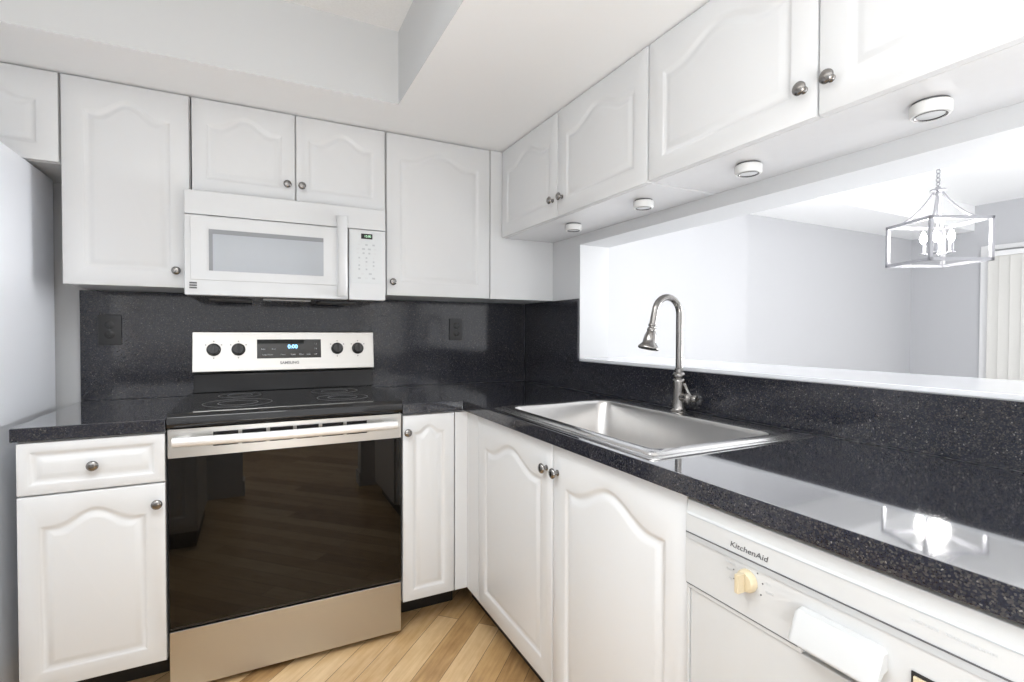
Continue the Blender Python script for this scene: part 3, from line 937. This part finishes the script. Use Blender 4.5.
text('lettering', 'KitchenAid', 0.0140, (XW - 0.0003, -1.955, 0.815), (0, -1, 0), (0, 0, 1), M['dgrey'], cp, 0.0004, shear=0.18, sx=1.20, weight=0.0)
text('lettering', 'QUIET SCRUB', 0.0050, (XW - 0.0003, -2.215, 0.822), (0, -1, 0), (0, 0, 1), M['lgrey'], cp, 0.0003)
text('lettering', 'ULTRA WASH SYSTEM', 0.0050, (XW - 0.0003, -2.262, 0.822), (0, -1, 0), (0, 0, 1), M['lgrey'], cp, 0.0003)
# dial
ky, kz = -1.955, 0.764
kd = build('dial', lathe(B(), [(0.0195, 0), (0.0195, 0.004), (0.0170, 0.010), (0.0155, 0.012), (0.002, 0.0125)], (XW - 0.0004, ky, kz), (-1, 0, 0), 28), M['cream'], dwh)
gb = B()
box(gb, XW - 0.030, XW - 0.0125, ky - 0.0045, ky + 0.0045, kz - 0.0165, kz + 0.0165)
build('grip', gb, M['cream'], kd, 0.002)
for ang in (0, 40, 75, 120, -75, -110):
    build('dial_mark', lathe(B(), [(0.0014, -0.0002), (0.0014, 0.0003)], (XW - 0.0004, ky - 0.030 * math.sin(math.radians(ang)), kz + 0.027 * math.cos(math.radians(ang))), (-1, 0, 0), 8), M['dgrey'], cp)
for s, dy, dz in (('NORMAL', 0.036, 0.016), ('RINSE', 0.038, 0.004), ('OFF', 0.036, -0.012), ('DRY', -0.040, 0.010), ('LIGHT', -0.042, -0.004)):
    text('key_print', s, 0.0052, (XW - 0.0003, ky + dy, kz + dz), (0, -1, 0), (0, 0, 1), M['lgrey'], cp, 0.0002)
# flared scoop handle
hy0, hy1 = -2.049, -2.174
prof = lambda e: [(XW - 0.0003, 0.768 - e), (XW - 0.012, 0.766 - e), (XW - 0.031, 0.724), (XW - 0.031, 0.721), (XW - 0.028, 0.720), (XW - 0.010, 0.735), (XW - 0.0003, 0.738)]
rings = []
for y, e, sc in ((hy0, 0.006, 0.90), (hy0 - 0.004, 0.001, 1.0), (hy0 - 0.008, 0, 1.0), (hy1 + 0.008, 0, 1.0), (hy1 + 0.004, 0.001, 1.0), (hy1, 0.006, 0.90)):
    rings.append([(XW - (XW - x) * sc, y, z) for x, z in prof(e)])
hn = build('handle', loops(B(), rings), M['dw'], dwh, smooth=35)
build('latch_recess', box(B(), XW + 0.0002, XW + 0.004, hy1 - 0.006, hy0 - 0.006, 0.6986, 0.716), M['dw'], dwh)
# rocker switch
sw = build('switch_frame', box(B(), XW - 0.0025, XW - 0.0002, -2.262, -2.202, 0.722, 0.756), M['dark'], dwh, 0.0008)
for y in (-2.218, -2.246):
    build('rocker', box(B(), XW - 0.0065, XW - 0.0026, y - 0.012, y + 0.012, 0.726, 0.752), M['cream'], sw, 0.001)

# ------------------------------------------------------------------ dining pendant
PC = Vector((3.663, -1.093, 0))
pa = math.atan2(-0.183, 0.362)
e1 = Vector((math.cos(pa), math.sin(pa), 0)); e2 = Vector((-math.sin(pa), math.cos(pa), 0))
w1, w2, z0, z1 = 0.163, 0.152, 1.591, 1.813
pd = thing('pendant_lamp', 'square open-frame lantern pendant lit over the dining room', 'lamp', (PC.x, PC.y, 2.42))
bt = 0.008


def bar(bm, p, q, t):
    """square bar between two points (axes follow the lantern)"""
    d = (q - p).normalized()
    if abs(d.z) > 0.9: a, b = e1, e2
    else: a, b = Vector((0, 0, 1)), Vector((0, 0, 1)).cross(d)
    p = p - d * t; q = q + d * t
    return loops(bm, [[o + a * s * t + b * r * t for s, r in ((-1, -1), (1, -1), (1, 1), (-1, 1))] for o in (p, q)])


cor = lambda s, r, z: PC + e1 * (s * w1) + e2 * (r * w2) + Vector((0, 0, z))
quad = ((-1, -1), (1, -1), (1, 1), (-1, 1))
fr = B()
for k in range(4):
    a, b = quad[k], quad[(k + 1) % 4]
    for z in (z0, z1): bar(fr, cor(*a, z), cor(*b, z), bt)
    bar(fr, cor(*a, z0), cor(*a, z1), bt)
build('frame', fr, M['whmetal'], pd)
ax = lambda z: (PC.x, PC.y, z)
build('hub', lathe(B(), [(0.004, 0.030), (0.012, 0.026), (0.014, 0.018), (0.036, 0.012), (0.038, 0.004), (0.016, -0.004), (0.012, -0.020), (0.004, -0.030)], ax(1.988), (0, 0, 1), 20), M['whmetal'], pd)
for s, r in quad:
    tgt = cor(s, r, z1)
    pts = []
    for i in range(13):
        t = i / 12
        g = 1 - math.sqrt(max(0, 1 - t * t)) * 0.0
        x = t ** 1.0
        p = Vector((PC.x, PC.y, 0)) + (Vector((tgt.x, tgt.y, 0)) - Vector((PC.x, PC.y, 0))) * (0.08 + 0.92 * x)
        p.z = z1 + (1.986 - z1) * (1 - x) ** 2.1
        pts.append(p)
    build('arm', tube(B(), pts, 0.006, 10), M['whmetal'], pd, smooth=60)
build('stem', lathe(B(), [(0.006, 1.965), (0.006, 1.665), (0.020, 1.66), (0.020, 1.65), (0.004, 1.635)], ax(0), (0, 0, 1), 14), M['whmetal'], pd)
for k in range(4):
    a = pa + math.radians(45 + 90 * k)
    d = Vector((math.cos(a), math.sin(a), 0))
    c0 = PC + d * 0.060
    ca = build('candle', lathe(B(), [(0.018, 1.643), (0.018, 1.647), (0.011, 1.650), (0.011, 1.700), (0.004, 1.702)], (c0.x, c0.y, 0), (0, 0, 1), 14), M['whmetal'], pd)
    build('candle_arm', tube(B(), [PC + Vector((0, 0, 1.655)), PC + d * 0.035 + Vector((0, 0, 1.637)), c0 + Vector((0, 0, 1.644))], 0.005, 8), M['whmetal'], ca)
    build('bulb', lathe(B(), [(0.006, 1.703), (0.011, 1.710), (0.0165, 1.724), (0.0165, 1.736), (0.011, 1.756), (0.005, 1.770), (0.001, 1.774)], (c0.x, c0.y, 0), (0, 0, 1), 16), M['bulb'], ca, smooth=80)
ch = B()
z = 2.020
k = 0
while z < 2.375:
    h = 0.030 if k else 0.024
    u = e1 if k % 2 else e2
    tube(ch, [ax(z) and Vector(ax(z)) + u * 0.010 * math.cos(t) + Vector((0, 0, h * 0.5 * math.sin(t) + h * 0.5)) for t in [2 * math.pi * i / 14 for i in range(15)]], 0.0028, 6, caps=False)
    z += h - 0.006
    k += 1
build('chain', ch, M['whmetal'], pd)
build('canopy', lathe(B(), [(0.060, -0.0005), (0.060, -0.008), (0.045, -0.022), (0.012, -0.030), (0.006, -0.045)], ax(2.4205), (0, 0, 1), 28), M['whmetal'], pd)
pl = bpy.data.lights.new('pendant_light', 'POINT')
pl.energy = 9
pl.color = (1.0, 0.98, 0.95)
pl.shadow_soft_size = 0.06
po = bpy.data.objects.new('pendant_light', pl)
COL.objects.link(po)
po.location = (PC.x, PC.y, 1.74)

# ------------------------------------------------------------------ opposite cupboards (seen mirrored in the oven glass)
c = thing('base_cabinet', 'white base cabinet opposite the range, seen only mirrored in the oven glass', 'cabinet', (-0.60, -2.3, 0))
build('body', box(B(), -1.19, -0.035, -2.45, -1.90, 0.10, 0.874), M['cab'], c, 0.0015)
toe(c, -1.19, -0.05, -2.45, -1.95, 0, 0.099)
for xa in (-0.035, -0.42, -0.805):
    build('door', front_panel((xa - G, -1.899, 0.13), (-1, 0, 0), (0, 1, 0), 0.383 - 2 * G, 0.735, 0.055, 0.045), M['cab'], c, smooth=35)
tag(build('countertop', box(B(), -1.19, -0.030, -2.46, -1.872, CT0 + 0.001, CT1), M['stone'], None, 0.003), 'black stone countertop of the cabinet opposite the range', 'countertop')
